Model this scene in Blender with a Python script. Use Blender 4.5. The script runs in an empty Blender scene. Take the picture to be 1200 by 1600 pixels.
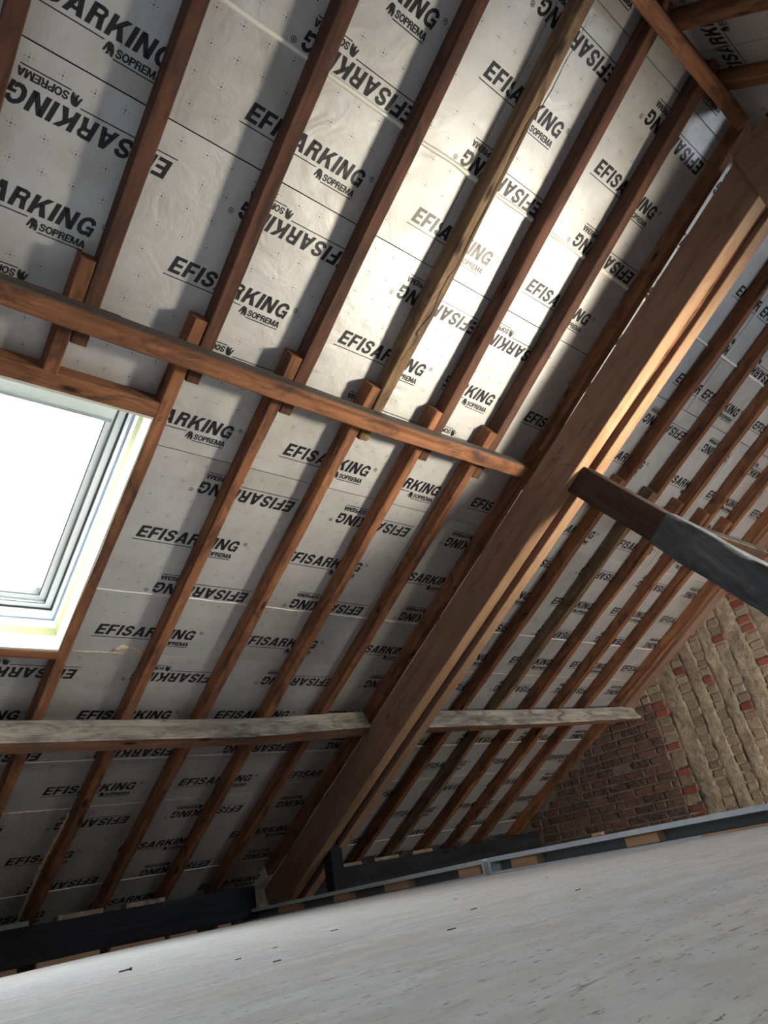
import bpy, bmesh, math, random
from mathutils import Vector, Matrix, noise
random.seed(7)
S = bpy.context.scene
COL = S.collection

# ------------------------------------------------------------------ camera
R = ((0.7647969269933892, -0.6207239326359035, -0.1725904398119632),
     (0.1837688828570941, 0.4669300327372931, -0.8649886370475662),
     (0.6175068081850791, 0.6298238991821198, 0.4711763978215665))
cam_d = bpy.data.cameras.new('camera')
cam = bpy.data.objects.new('camera', cam_d); COL.objects.link(cam)
cam_d.sensor_fit = 'HORIZONTAL'; cam_d.sensor_width = 36.0; cam_d.lens = 36.0 * 1052.386 / 1200.0
cam_d.clip_start = 0.01; cam_d.clip_end = 200
cam.matrix_world = Matrix(((R[0][0], -R[1][0], -R[2][0], 0), (R[0][1], -R[1][1], -R[2][1], 0),
                           (R[0][2], -R[1][2], -R[2][2], 0), (0, 0, 0, 1)))
S.camera = cam
# ------------------------------------------------------------------ colour management
S.view_settings.view_transform = 'Standard'
S.view_settings.look = 'None'
S.view_settings.gamma = 1.0
S.view_settings.exposure = 0.36
S.view_settings.use_curve_mapping = False
# ------------------------------------------------------------------ sky
W = bpy.data.worlds.new('sky'); S.world = W; W.use_nodes = True
bg = W.node_tree.nodes['Background']
bg.inputs['Color'].default_value = (0.93, 0.97, 1.0, 1); bg.inputs['Strength'].default_value = 17.0

# frame of the roof slope: u along the ridge, v down the slope, d distance from the camera plane
PIT = math.radians(28.023); cs, sn = math.cos(PIT), math.sin(PIT)
XH = Vector((1, 0, 0)); DN = Vector((0, cs, -sn)); NN = Vector((0, sn, cs))
def SL(u, v, d): return XH * u + DN * v + NN * d
D0 = 2.69           # face of the insulation boards
DR = 2.597          # lower face of the rafters

def light(name, kind, loc, energy, color, **kw):
    l = bpy.data.lights.new(name, kind); l.energy = energy; l.color = color
    for k, v in kw.items(): setattr(l, k, v)
    o = bpy.data.objects.new(name, l); COL.objects.link(o); o.location = loc
    return o
def aim(o, target):
    o.rotation_euler = (Vector(target) - o.location).to_track_quat('-Z', 'Y').to_euler()
# daylight through the roof window (portal only steers the sky light)
pw = light('window_portal', 'AREA', SL(0.49, 1.72, 3.02), 1.0, (1, 1, 1), shape='RECTANGLE', size=1.1, size_y=1.4)
pw.data.cycles.is_portal = True
pw.matrix_world = Matrix.Translation(SL(0.49, 1.72, 3.02)) @ Matrix((( -1, 0, 0, 0), (0, cs, sn, 0), (0, -sn, cs, 0), (0, 0, 0, 1)))
# site lamp on the landing to the right of the deck
site = light('site_lamp', 'AREA', (3.35, 0.15, 0.75), 25.0, (1.0, 0.89, 0.70), shape='DISK', size=0.36, spread=math.radians(98))
aim(site, (2.0, 1.9, 2.2))
# added cool fill light from behind the camera, without any window opening
back = light('rear_fill_light', 'AREA', (4.3, -1.15, 1.35), 30.0, (0.84, 0.92, 1.0), shape='RECTANGLE', size=0.8, size_y=1.1)
aim(back, (3.6, 1.6, 0.4))
left = light('left_fill_light', 'AREA', (-1.3, -1.3, 1.2), 16.0, (0.84, 0.92, 1.0), shape='RECTANGLE', size=0.9, size_y=1.1)  # added soft fill for the boards at the left, no window behind it
aim(left, (0.9, 2.2, 0.6))
# added warm fill light, low at the right, to brighten gable and rafters
gable_fill = light('gable_fill_light', 'AREA', (5.0, -0.2, -0.4), 29.0, (1.0, 0.89, 0.76), shape='DISK', size=0.5, spread=math.radians(120))
aim(gable_fill, (6.2, 1.9, 0.6))

# ------------------------------------------------------------------ material helpers
def mat(name, base=(0.5, 0.5, 0.5), rough=0.6, metal=0.0):
    m = bpy.data.materials.new(name); m.use_nodes = True
    b = m.node_tree.nodes['Principled BSDF']
    b.inputs['Base Color'].default_value = (*base, 1); b.inputs['Roughness'].default_value = rough
    b.inputs['Metallic'].default_value = metal
    return m, m.node_tree, b
def N(t, kind, **kw):
    n = t.nodes.new(kind)
    for k, v in kw.items():
        if k in n.inputs: n.inputs[k].default_value = v
        else: setattr(n, k, v)
    return n
def ramp(t, src, stops):
    r = t.nodes.new('ShaderNodeValToRGB')
    e = r.color_ramp.elements
    while len(e) < len(stops): e.new(0.5)
    for el, (p, c) in zip(e, stops):
        el.position = p; el.color = (*c, 1) if len(c) == 3 else c
    t.links.new(src, r.inputs[0]); return r.outputs[0]
def mix(t, fac, a, b, mode='MIX'):
    m = t.nodes.new('ShaderNodeMix'); m.data_type = 'RGBA'; m.blend_type = mode
    if isinstance(fac, (int, float)): m.inputs[0].default_value = fac
    else: t.links.new(fac, m.inputs[0])
    for i, s in ((6, a), (7, b)):
        if isinstance(s, tuple): m.inputs[i].default_value = (*s, 1) if len(s) == 3 else s
        else: t.links.new(s, m.inputs[i])
    return m.outputs[2]
def coords(t, scale=(1, 1, 1), rnd=True):
    tc = N(t, 'ShaderNodeTexCoord'); mp = N(t, 'ShaderNodeMapping'); mp.inputs['Scale'].default_value = scale
    t.links.new(tc.outputs['Object'], mp.inputs['Vector'])
    if rnd:
        oi = N(t, 'ShaderNodeObjectInfo'); mu = N(t, 'ShaderNodeMath', operation='MULTIPLY'); mu.inputs[1].default_value = 37.0
        t.links.new(oi.outputs['Random'], mu.inputs[0]); t.links.new(mu.outputs[0], mp.inputs['Location'])
    return mp.outputs['Vector']
def noi(t, vec, scale, detail=5, rough=0.6, dist=0.0):
    n = N(t, 'ShaderNodeTexNoise', Scale=scale, Detail=detail, Roughness=rough, Distortion=dist)
    t.links.new(vec, n.inputs['Vector']); return n.outputs['Fac']
def bump(t, b, h, strength=0.3, dist=0.01):
    n = N(t, 'ShaderNodeBump', Strength=strength, Distance=dist)
    t.links.new(h, n.inputs['Height']); t.links.new(n.outputs['Normal'], b.inputs['Normal'])

def wood(name, dark, mid, light_, rough=0.75, grain=28, bs=0.35, dirt=None, dirt_amt=0.5, knots=True):
    m, t, b = mat(name, mid, rough)
    g = noi(t, coords(t, (1.1, grain, grain)), 1.0, 8, 0.65, 0.6)
    c = ramp(t, g, [(0.28, dark), (0.5, mid), (0.74, light_)])
    lo = noi(t, coords(t, (2.2, 6, 6)), 1.0, 4, 0.6)
    c = mix(t, ramp(t, lo, [(0.35, (0, 0, 0)), (0.7, (0.6, 0.6, 0.6))]), c, dark)
    if dirt:
        d = noi(t, coords(t, (3.0, 9, 9)), 1.3, 6, 0.7, 0.8)
        c = mix(t, ramp(t, d, [(0.52 - dirt_amt * 0.2, (0, 0, 0)), (0.72 - dirt_amt * 0.2, (0.9, 0.9, 0.9))]), c, dirt)
    if knots:
        v = N(t, 'ShaderNodeTexVoronoi', Scale=1.0); t.links.new(coords(t, (2.3, 7, 7)), v.inputs['Vector'])
        k = ramp(t, v.outputs['Distance'], [(0.05, (1, 1, 1)), (0.12, (0, 0, 0))])
        c = mix(t, k, c, tuple(x * 0.35 for x in dark))
    t.links.new(c, b.inputs['Base Color'])
    bump(t, b, g, bs, 0.004)
    b.inputs['Specular IOR Level'].default_value = 0.25
    return m

M = {}
M['rafter'] = wood('reddish_old_softwood', (0.10, 0.04, 0.022), (0.29, 0.125, 0.06), (0.43, 0.20, 0.10), dirt=(0.05, 0.028, 0.022), dirt_amt=0.25)
M['rafter_dark'] = wood('dark_red_brown_softwood', (0.05, 0.021, 0.014), (0.13, 0.058, 0.036), (0.21, 0.10, 0.06), dirt=(0.04, 0.026, 0.022), dirt_amt=0.25)  # darker copy of the rafter wood; dimmer light put into its colour
M['rafter_grey'] = wood('greyed_old_softwood', (0.10, 0.06, 0.035), (0.25, 0.16, 0.09), (0.36, 0.25, 0.15), dirt=(0.07, 0.045, 0.03), dirt_amt=0.3)
M['purlin'] = wood('brown_purlin_wood', (0.08, 0.035, 0.02), (0.22, 0.10, 0.052), (0.33, 0.18, 0.10), dirt=(0.09, 0.07, 0.055), dirt_amt=0.45)
M['purlin_grey'] = wood('dusty_grey_purlin_wood', (0.24, 0.22, 0.19), (0.50, 0.48, 0.42), (0.64, 0.62, 0.56), dirt=(0.11, 0.095, 0.08), dirt_amt=0.35)
M['new'] = wood('lit_underside_softwood', (0.30, 0.165, 0.09), (0.44, 0.28, 0.17), (0.53, 0.37, 0.24), 0.7, 20, 0.15, dirt=(0.30, 0.15, 0.08), dirt_amt=0.02)  # for plank undersides only, their brighter light put into the colour
M['new_face'] = wood('planed_brown_softwood', (0.19, 0.11, 0.078), (0.275, 0.17, 0.122), (0.33, 0.21, 0.155), 0.7, 14, 0.12, dirt=(0.17, 0.085, 0.05), dirt_amt=0.0)
M['purlin_top'] = wood('grey_brown_purlin_top', (0.04, 0.032, 0.028), (0.095, 0.075, 0.062), (0.16, 0.13, 0.105))
M['plate'] = wood('tarred_wall_plate_wood', (0.012, 0.012, 0.014), (0.026, 0.027, 0.032), (0.045, 0.047, 0.055), 0.8, 18, 0.4)
M['strut'] = wood('dark_strut_wood', (0.03, 0.018, 0.016), (0.06, 0.036, 0.031), (0.09, 0.06, 0.052), 0.8, 22, 0.4)
M['block'] = wood('fresh_joist_wood', (0.42, 0.23, 0.13), (0.60, 0.38, 0.24), (0.70, 0.48, 0.32), 0.7, 26, 0.2, knots=False)
M['whitewood'] = wood('pale_lining_wood', (0.52, 0.48, 0.40), (0.68, 0.65, 0.57), (0.78, 0.75, 0.68), 0.7, 20, 0.2, knots=False)

# foil facing of the insulation boards
m, t, b = mat('aluminium_foil_facing', (0.6, 0.6, 0.6), 0.46, 0.5); M['foil'] = m
v = coords(t, (1, 1, 1))
n1 = noi(t, v, 5.0, 6, 0.6, 0.4)
c = ramp(t, n1, [(0.3, (0.50, 0.505, 0.51)), (0.7, (0.60, 0.605, 0.605))])
n2 = noi(t, v, 1.6, 5, 0.65, 0.3)
c = mix(t, ramp(t, n2, [(0.52, (0, 0, 0)), (0.70, (0.5, 0.5, 0.5))]), c, (0.34, 0.31, 0.28))
t.links.new(c, b.inputs['Base Color'])
rr = ramp(t, noi(t, v, 3.0, 5), [(0.3, (0.46, 0.46, 0.46)), (0.7, (0.60, 0.60, 0.60))]); t.links.new(rr, b.inputs['Roughness'])
mw = N(t, 'ShaderNodeMath', operation='ADD'); t.links.new(noi(t, v, 7.0, 4, 0.5, 1.2), mw.inputs[0])
m2 = N(t, 'ShaderNodeMath', operation='MULTIPLY'); m2.inputs[1].default_value = 0.12
t.links.new(noi(t, v, 60.0, 3, 0.5), m2.inputs[0]); t.links.new(m2.outputs[0], mw.inputs[1])
bump(t, b, mw.outputs[0], 0.35, 0.012)
M['ink'] = mat('black_printing_ink', (0.012, 0.012, 0.016), 0.42)[0]
M['foilfold'] = mat('creased_foil', (0.84, 0.81, 0.74), 0.45, 0.1)[0]
M['core'] = mat('dark_joint_foam', (0.06, 0.045, 0.03), 0.9)[0]
m, t, b = mat('tan_expanding_foam', (0.62, 0.46, 0.26), 0.9); M['foam'] = m
fn = noi(t, coords(t), 60, 4); t.links.new(ramp(t, fn, [(0.3, (0.55, 0.40, 0.23)), (0.7, (0.80, 0.66, 0.45))]), b.inputs['Base Color']); bump(t, b, fn, 0.8, 0.006)
m, t, b = mat('yellow_green_insulating_strip', (0.46, 0.46, 0.24), 0.95); M['strip'] = m
fn = noi(t, coords(t), 220, 3); t.links.new(ramp(t, fn, [(0.3, (0.16, 0.17, 0.07)), (0.7, (0.36, 0.36, 0.19))]), b.inputs['Base Color']); bump(t, b, fn, 0.8, 0.003)
M['frame_white'] = mat('white_window_lacquer', (0.82, 0.84, 0.83), 0.35)[0]
M['frame_grey'] = mat('grey_window_profile', (0.40, 0.43, 0.46), 0.4)[0]
M['frame_blue'] = mat('blue_grey_collar_membrane', (0.55, 0.66, 0.75), 0.6)[0]
M['gasket'] = mat('dark_window_gasket', (0.04, 0.04, 0.045), 0.6)[0]
m, t, b = mat('clear_window_glass', (1, 1, 1), 0.0); M['glass'] = m
t.nodes.remove(b)
tr = N(t, 'ShaderNodeBsdfTransparent'); gl = N(t, 'ShaderNodeBsdfGlossy', Roughness=0.02); ms = N(t, 'ShaderNodeMixShader'); ms.inputs[0].default_value = 0.05
t.links.new(tr.outputs[0], ms.inputs[1]); t.links.new(gl.outputs[0], ms.inputs[2]); t.links.new(ms.outputs[0], t.nodes['Material Output'].inputs[0])

# galvanised steel
m, t, b = mat('galvanised_steel', (0.5, 0.56, 0.62), 0.5, 0.15); M['steel'] = m
sv = noi(t, coords(t, (1, 1, 1)), 30, 4); t.links.new(ramp(t, sv, [(0.3, (0.58, 0.68, 0.78)), (0.7, (0.72, 0.80, 0.87))]), b.inputs['Base Color'])
M['steel_dark'] = mat('grey_primed_steel', (0.20, 0.20, 0.195), 0.6, 0.1)[0]
M['rust'] = mat('dull_screw_steel', (0.10, 0.09, 0.09), 0.4, 0.8)[0]

# deck
m, t, b = mat('dusty_pale_plywood', (0.6, 0.6, 0.58), 0.8); M['deck'] = m
g = noi(t, coords(t, (2.5, 26, 26), False), 1.0, 8, 0.65, 0.4)
c = ramp(t, g, [(0.3, (0.50, 0.49, 0.48)), (0.5, (0.60, 0.595, 0.58)), (0.7, (0.67, 0.665, 0.65))])
l = noi(t, coords(t, (1.6, 5, 5), False), 1.0, 5, 0.65)
c = mix(t, ramp(t, l, [(0.42, (0, 0, 0)), (0.62, (0.6, 0.6, 0.6))]), c, (0.56, 0.57, 0.60))
s1 = noi(t, coords(t, (14, 60, 60), False), 1.0, 6, 0.75, 0.3)
c = mix(t, ramp(t, s1, [(0.585, (0, 0, 0)), (0.68, (0.8, 0.8, 0.8))]), c, (0.24, 0.21, 0.18))
s2 = noi(t, coords(t, (55, 150, 150), False), 1.0, 4, 0.7)
c = mix(t, ramp(t, s2, [(0.60, (0, 0, 0)), (0.66, (0.9, 0.9, 0.9))]), c, (0.13, 0.11, 0.10))
s3 = noi(t, coords(t, (9, 14, 14), False), 1.0, 7, 0.75, 0.2)
c = mix(t, ramp(t, s3, [(0.40, (0.55, 0.55, 0.55)), (0.56, (0, 0, 0))]), c, (0.44, 0.425, 0.41))
t.links.new(c, b.inputs['Base Color']); bump(t, b, g, 0.25, 0.002)

# gable wall
m, t, b = mat('tan_lime_plaster', (0.42, 0.34, 0.25), 0.95); M['plaster'] = m
v = coords(t, (1, 1, 1), False)
p1 = noi(t, v, 3.2, 7, 0.65, 0.5); p2 = noi(t, v, 22, 6, 0.7)
c = ramp(t, p1, [(0.32, (0.28, 0.225, 0.175)), (0.5, (0.44, 0.36, 0.26)), (0.68, (0.58, 0.49, 0.36))])
c = mix(t, ramp(t, p2, [(0.35, (0.55, 0.55, 0.55)), (0.6, (0, 0, 0))]), c, (0.16, 0.125, 0.10))
p3 = noi(t, v, 1.5, 5, 0.7, 0.8)
c = mix(t, ramp(t, p3, [(0.60, (0, 0, 0)), (0.68, (0.9, 0.9, 0.9))]), c, (0.10, 0.105, 0.115))
t.links.new(c, b.inputs['Base Color'])
mm = N(t, 'ShaderNodeMath', operation='ADD'); t.links.new(p2, mm.inputs[0]); t.links.new(noi(t, v, 7, 5), mm.inputs[1]); bump(t, b, mm.outputs[0], 0.9, 0.02)
def brickmat(name, stops, cov):
    m, t, b = mat(name, stops[1], 0.92)
    oi = N(t, 'ShaderNodeAttribute', attribute_name='tone')
    n_ = noi(t, coords(t, (1, 1, 1), False), 26, 6, 0.7)
    c = ramp(t, oi.outputs['Fac'], [(0.0, stops[0]), (0.5, stops[1]), (1.0, stops[2])])
    c = mix(t, ramp(t, n_, [(0.40, (0, 0, 0)), (0.66, (cov, cov, cov))]), c, (0.21, 0.175, 0.14))
    t.links.new(c, b.inputs['Base Color']); bump(t, b, n_, 0.8, 0.01)
    return m
M['brick_dark'] = brickmat('sooty_brown_brick', ((0.07, 0.036, 0.031), (0.15, 0.062, 0.050), (0.23, 0.10, 0.072)), 0.75)
M['brick_red'] = brickmat('bright_red_brick', ((0.20, 0.045, 0.030), (0.30, 0.065, 0.045), (0.36, 0.10, 0.07)), 0.45)
M['brick_tan'] = brickmat('mortar_smeared_brick', ((0.26, 0.18, 0.13), (0.34, 0.26, 0.18), (0.42, 0.34, 0.24)), 0.6)
m, t, b = mat('grey_brown_mortar', (0.2, 0.17, 0.14), 0.95); M['mortar'] = m
n_ = noi(t, coords(t, (1, 1, 1), False), 14, 7, 0.7); t.links.new(ramp(t, n_, [(0.3, (0.12, 0.10, 0.085)), (0.7, (0.34, 0.29, 0.23))]), b.inputs['Base Color']); bump(t, b, n_, 0.9, 0.02)

# grey membrane wrapped round the strut
m, t, b = mat('grey_woven_membrane', (0.12, 0.13, 0.145), 0.6); M['membrane'] = m
n_ = noi(t, coords(t, (3, 9, 9)), 1.0, 6, 0.7, 1.0)
t.links.new(ramp(t, n_, [(0.35, (0.035, 0.04, 0.05)), (0.55, (0.085, 0.095, 0.11)), (0.72, (0.19, 0.205, 0.235))]), b.inputs['Base Color'])
wv = N(t, 'ShaderNodeTexWave', Scale=90.0); t.links.new(coords(t), wv.inputs['Vector']); bump(t, b, wv.outputs['Fac'], 0.3, 0.002)

# ------------------------------------------------------------------ object helpers
def tag(o, label=None, cat=None, group=None, kind=None):
    if label: o['label'] = label
    if cat: o['category'] = cat
    if group: o['group'] = group
    if kind: o['kind'] = kind
    return o
def obj(name, verts, faces, m, parent=None, mw=None, smooth=False):
    me = bpy.data.meshes.new(name); me.from_pydata([tuple(v) for v in verts], [], faces); me.update()
    mats = m if isinstance(m, (list, tuple)) else [m]
    for x in mats: me.materials.append(x)
    bm = bmesh.new(); bm.from_mesh(me); bmesh.ops.recalc_face_normals(bm, faces=bm.faces); bm.to_mesh(me); bm.free()
    if smooth:
        for p in me.polygons: p.use_smooth = True
    o = bpy.data.objects.new(name, me); COL.objects.link(o)
    if mw is not None: o.matrix_world = mw
    if parent:
        o.parent = parent; o.matrix_parent_inverse = parent.matrix_world.inverted()
    return o
def empty(name, loc, mw=None):
    o = bpy.data.objects.new(name, None); COL.objects.link(o); o.empty_display_size = 0.05
    o.matrix_world = mw if mw is not None else Matrix.Translation(loc)
    return o
def boxes(lst):
    V, F = [], []
    for (a, b_, c_, d, e, f) in lst:
        i = len(V)
        V += [(a, c_, e), (b_, c_, e), (b_, d, e), (a, d, e), (a, c_, f), (b_, c_, f), (b_, d, f), (a, d, f)]
        F += [(i, i + 3, i + 2, i + 1), (i + 4, i + 5, i + 6, i + 7), (i, i + 1, i + 5, i + 4), (i + 1, i + 2, i + 6, i + 5), (i + 2, i + 3, i + 7, i + 6), (i + 3, i, i + 4, i + 7)]
    return V, F
def frame_mw(o, xd, zd):
    x = Vector(xd).normalized(); z = Vector(zd); z = (z - x * z.dot(x)).normalized(); y = z.cross(x)
    return Matrix(((x.x, y.x, z.x, o.x), (x.y, y.y, z.y, o.y), (x.z, y.z, z.z, o.z), (0, 0, 0, 1)))
def timber(name, P0, P1, zd, w, h, m, parent=None, wav=0.003, cham=0.004, seg=None, bow=None, w1=None, h1=None, seed=None):
    """straight timber from P0 to P1 (centres of the face opposite zd); w across, h along zd"""
    P0, P1 = Vector(P0), Vector(P1); L = (P1 - P0).length
    mw = frame_mw(P0, P1 - P0, zd)
    n = seg or max(2, int(L / 0.16)); sd = seed if seed is not None else random.uniform(0, 99)
    V, F = [], []
    for i in range(n + 1):
        f = i / n; x = L * f
        ww = (w + (w1 - w) * f if w1 else w) / 2; hh = h + (h1 - h) * f if h1 else h
        by, bz = bow(f) if bow else (0, 0)
        def j(k): return noise.noise(Vector((x * 2.2, sd + k * 5.3, k))) * wav
        c = cham
        ring = [(-ww + c, 0), (ww - c, 0), (ww, c), (ww, hh - c), (ww - c, hh), (-ww + c, hh), (-ww, hh - c), (-ww, c)]
        grp = [0, 1, 1, 2, 2, 3, 3, 0]
        for (yy, zz), g in zip(ring, grp):
            V.append((x, yy + by + j(g), zz + bz + (j(g + 7) if zz > hh / 2 else 0)))
    for i in range(n):
        for k in range(8):
            a = i * 8 + k; b2 = i * 8 + (k + 1) % 8
            F.append((a, b2, b2 + 8, a + 8))
    F.append(tuple(range(8))); F.append(tuple(n * 8 + k for k in range(8)))
    return obj(name, V, F, m, parent, mw)
def slope_timber(name, u0, v0, u1, v1, dtop, dbot, w, m, **kw):
    return timber(name, SL(u0, v0, dtop), SL(u1, v1, dtop), -NN, w, dtop - dbot, m, **kw)
BW = frame_mw(Vector((0, 0, 0)), XH, -NN)        # local x=u, y=-v, z=-d
def sl_local(u, v, d): return (u, -v, -d)
def sl_boxes(name, lst, m, parent=None):
    return obj(name, *boxes([(a, b_, -d, -c_, -f, -e) for (a, b_, c_, d, e, f) in lst]), m, parent, BW)

# ------------------------------------------------------------------ lettering
def rc(x0, y0, x1, y1): return [(x0, y0), (x1, y0), (x1, y1), (x0, y1)]
def strip(pts, w, closed=False):
    out = []; n = len(pts); side = []
    for i, (x, y) in enumerate(pts):
        a = pts[i - 1] if (i > 0 or closed) else pts[i]; b_ = pts[(i + 1) % n] if (i < n - 1 or closed) else pts[i]
        dx, dy = b_[0] - a[0], b_[1] - a[1]; l = math.hypot(dx, dy) or 1
        nx, ny = -dy / l * w / 2, dx / l * w / 2
        side.append(((x + nx, y + ny), (x - nx, y - ny)))
    for i in range(n if closed else n - 1):
        a, b_ = side[i], side[(i + 1) % n]; out.append([a[0], a[1], b_[1], b_[0]])
    return out
T = 0.25
def circ(cx, cy, rx, ry, n=16): return [(cx + rx * math.cos(2 * math.pi * i / n), cy + ry * math.sin(2 * math.pi * i / n)) for i in range(n)]
BOWL = [(0.12, 0.905), (0.44, 0.905), (0.58, 0.86), (0.635, 0.73), (0.58, 0.59), (0.44, 0.54), (0.12, 0.54)]
G = {
 'E': (0.70, [rc(0, 0, T, 1), rc(T, 0, 0.70, 0.2), rc(T, 0.4, 0.65, 0.59), rc(T, 0.8, 0.70, 1)]),
 'F': (0.67, [rc(0, 0, T, 1), rc(T, 0.38, 0.60, 0.57), rc(T, 0.8, 0.67, 1)]),
 'I': (0.25, [rc(0, 0, T, 1)]),
 'S': (0.76, strip([(0.655, 0.67), (0.61, 0.81), (0.50, 0.885), (0.36, 0.90), (0.21, 0.86), (0.135, 0.75), (0.17, 0.63), (0.29, 0.56), (0.47, 0.50), (0.60, 0.42), (0.64, 0.29), (0.58, 0.16), (0.44, 0.10), (0.28, 0.10), (0.15, 0.17), (0.10, 0.32)], 0.215)),
 'A': (0.86, [[(0, 0), (0.25, 0), (0.47, 0.76), (0.43, 1), (0.29, 1)], [(0.86, 0), (0.61, 0), (0.39, 0.76), (0.43, 1), (0.57, 1)], rc(0.22, 0.19, 0.64, 0.36)]),
 'R': (0.78, [rc(0, 0, T, 1)] + strip(BOWL, 0.19) + [[(0.40, 0.50), (0.66, 0.56), (0.70, 0.30), (0.78, 0), (0.52, 0), (0.46, 0.32)]]),
 'P': (0.74, [rc(0, 0, T, 1)] + strip([(x, y - 0.02) for x, y in BOWL], 0.21)),
 'K': (0.86, [rc(0, 0, T, 1), [(0.25, 0.58), (0.56, 1), (0.86, 1), (0.25, 0.26)], [(0.36, 0.56), (0.56, 0.66), (0.88, 0), (0.58, 0)]]),
 'N': (0.82, [rc(0, 0, T, 1), rc(0.58, 0, 0.82, 1), [(0, 1), (0.26, 1), (0.82, 0), (0.56, 0)]]),
 'G': (0.84, strip([(0.70, 0.66), (0.63, 0.81), (0.50, 0.895), (0.36, 0.895), (0.21, 0.80), (0.125, 0.62), (0.12, 0.42), (0.19, 0.22), (0.33, 0.11), (0.50, 0.11), (0.63, 0.2)], 0.22) + [rc(0.64, 0, 0.82, 0.52), rc(0.45, 0.36, 0.82, 0.53)]),
 'O': (0.86, strip(circ(0.43, 0.5, 0.32, 0.4), 0.22, True)),
 'M': (1.0, [rc(0, 0, 0.23, 1), rc(0.77, 0, 1.0, 1), [(0, 1), (0.3, 1), (0.58, 0), (0.42, 0)], [(1.0, 1), (0.7, 1), (0.42, 0), (0.58, 0)]]),
}
def word(txt, x, y, h, length, shear, out):
    tw = sum(G[c][0] for c in txt) * h; gap = (length - tw) / (len(txt) - 1)
    for c in txt:
        w, polys = G[c]
        for p in polys: out.append([(x + px * h + shear * py * h, y + py * h) for px, py in p])
        x += w * h + gap
PRINT = []
word('EFISARKING', 0.0, 0.012, 0.066, 0.515, 0.22, PRINT)
word('SOPREMA', 0.358, -0.032, 0.026, 0.150, 0.06, PRINT)
PRINT.append(rc(-0.012, -0.0045, 0.318, -0.0005)); PRINT.append(rc(0.356, -0.0425, 0.505, -0.0385))
PRINT += strip(circ(0.552, 0.066, 0.0095, 0.0095, 12), 0.0026, True)
PRINT += [rc(0.549, 0.061, 0.551, 0.071), rc(0.549, 0.066, 0.555, 0.071), [(0.5525, 0.066), (0.555, 0.061), (0.5572, 0.061), (0.5545, 0.066)]]
EL = [[(0.326, -0.010), (0.330, -0.001), (0.338, 0.001), (0.348, -0.003), (0.351, -0.012), (0.343, -0.017), (0.331, -0.015)],
      [(0.331, -0.015), (0.343, -0.017), (0.352, -0.012), (0.354, -0.024), (0.352, -0.038), (0.346, -0.038), (0.345, -0.028), (0.339, -0.026)],
      [(0.331, -0.015), (0.340, -0.017), (0.340, -0.030), (0.336, -0.037), (0.330, -0.037), (0.333, -0.028)],
      [(0.326, -0.010), (0.331, -0.015), (0.329, -0.024), (0.323, -0.032), (0.319, -0.030), (0.323, -0.020)],
      rc(0.3415, -0.036, 0.3440, -0.028)]
PRINT += EL
def clip(poly, ax, lim, keep_gt):
    out = []
    for i in range(len(poly)):
        a, b_ = poly[i - 1], poly[i]
        ia = (a[ax] >= lim) == keep_gt or a[ax] == lim; ib = (b_[ax] >= lim) == keep_gt or b_[ax] == lim
        if ia != ib:
            f = (lim - a[ax]) / (b_[ax] - a[ax]); out.append((a[0] + (b_[0] - a[0]) * f, a[1] + (b_[1] - a[1]) * f))
        if ib: out.append(b_)
    return out
def cut(poly, u0, u1, v0, v1):
    for ax, lim, g in ((0, u0, True), (0, u1, False), (1, v0, True), (1, v1, False)):
        poly = clip(poly, ax, lim, g)
        if len(poly) < 3: return None
    return poly
def printing(pieces, s, up, inv, per=0.80, vlist_up=(0.49, 1.09), vlist_inv=(0.11, 0.71)):
    """polygons (u, v) of the printing on one board whose upper joint is at s"""
    U0 = min(p[0] for p in pieces); U1 = max(p[1] for p in pieces); polys = []; boxes_ = []
    for dv in vlist_up:
        k = math.floor((U0 - up) / per) - 1
        while up + k * per < U1:
            e = up + k * per; k += 1
            boxes_.append((e - 0.03, e + 0.58, s + dv - 0.10, s + dv + 0.055))
            for p in PRINT: polys.append([(e + 0.012 + x, s + dv - y) for x, y in p])
    for dv in vlist_inv:
        k = math.floor((U0 - inv) / per) - 1
        while inv + k * per < U1:
            e = inv + k * per; k += 1
            boxes_.append((e - 0.02, e + 0.60, s + dv - 0.055, s + dv + 0.10))
            for p in PRINT: polys.append([(e + 0.562 - x, s + dv + y) for x, y in p])
    v = s + 0.045; row = 0
    while v < s + 1.2:
        u = math.floor(U0 / 0.0975) * 0.0975 + (0.02 if row % 2 else 0.0) + up % 0.0975
        while u < U1:
            if not any(a < u < b_ and c_ < v < d_ for a, b_, c_, d_ in boxes_):
                r = 0.0023
                polys.append([(u - r, v - r), (u + r, v - r), (u + r, v + r), (u - r, v + r)])
                for q in (0.0075, 0.0135):
                    w = 0.0008; L_ = 0.0042 if q > 0.01 else 0.002
                    if q < 0.01: continue
                    polys += [rc(u + q - L_, v - w, u + q, v + w), rc(u - q, v - w, u - q + L_, v + w), rc(u - w, v + q - L_, u + w, v + q), rc(u - w, v - q, u + w, v - q + L_)]
            u += 0.0975
        v += 0.0985; row += 1
    out = []; pad = 0.002 if len(pieces) == 1 else 0.0
    for p in polys:
        for (a, b_, c_, d_) in pieces:
            q = cut(p, a + pad, b_ - pad, c_ + pad, d_ - pad)
            if q: out.append(q)
    return out
def flat(polys, fn):
    V, F = [], []
    for p in polys:
        i = len(V); V += [fn(x, y) for x, y in p]; F.append(tuple(range(i, i + len(p))))
    return V, F

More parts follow.
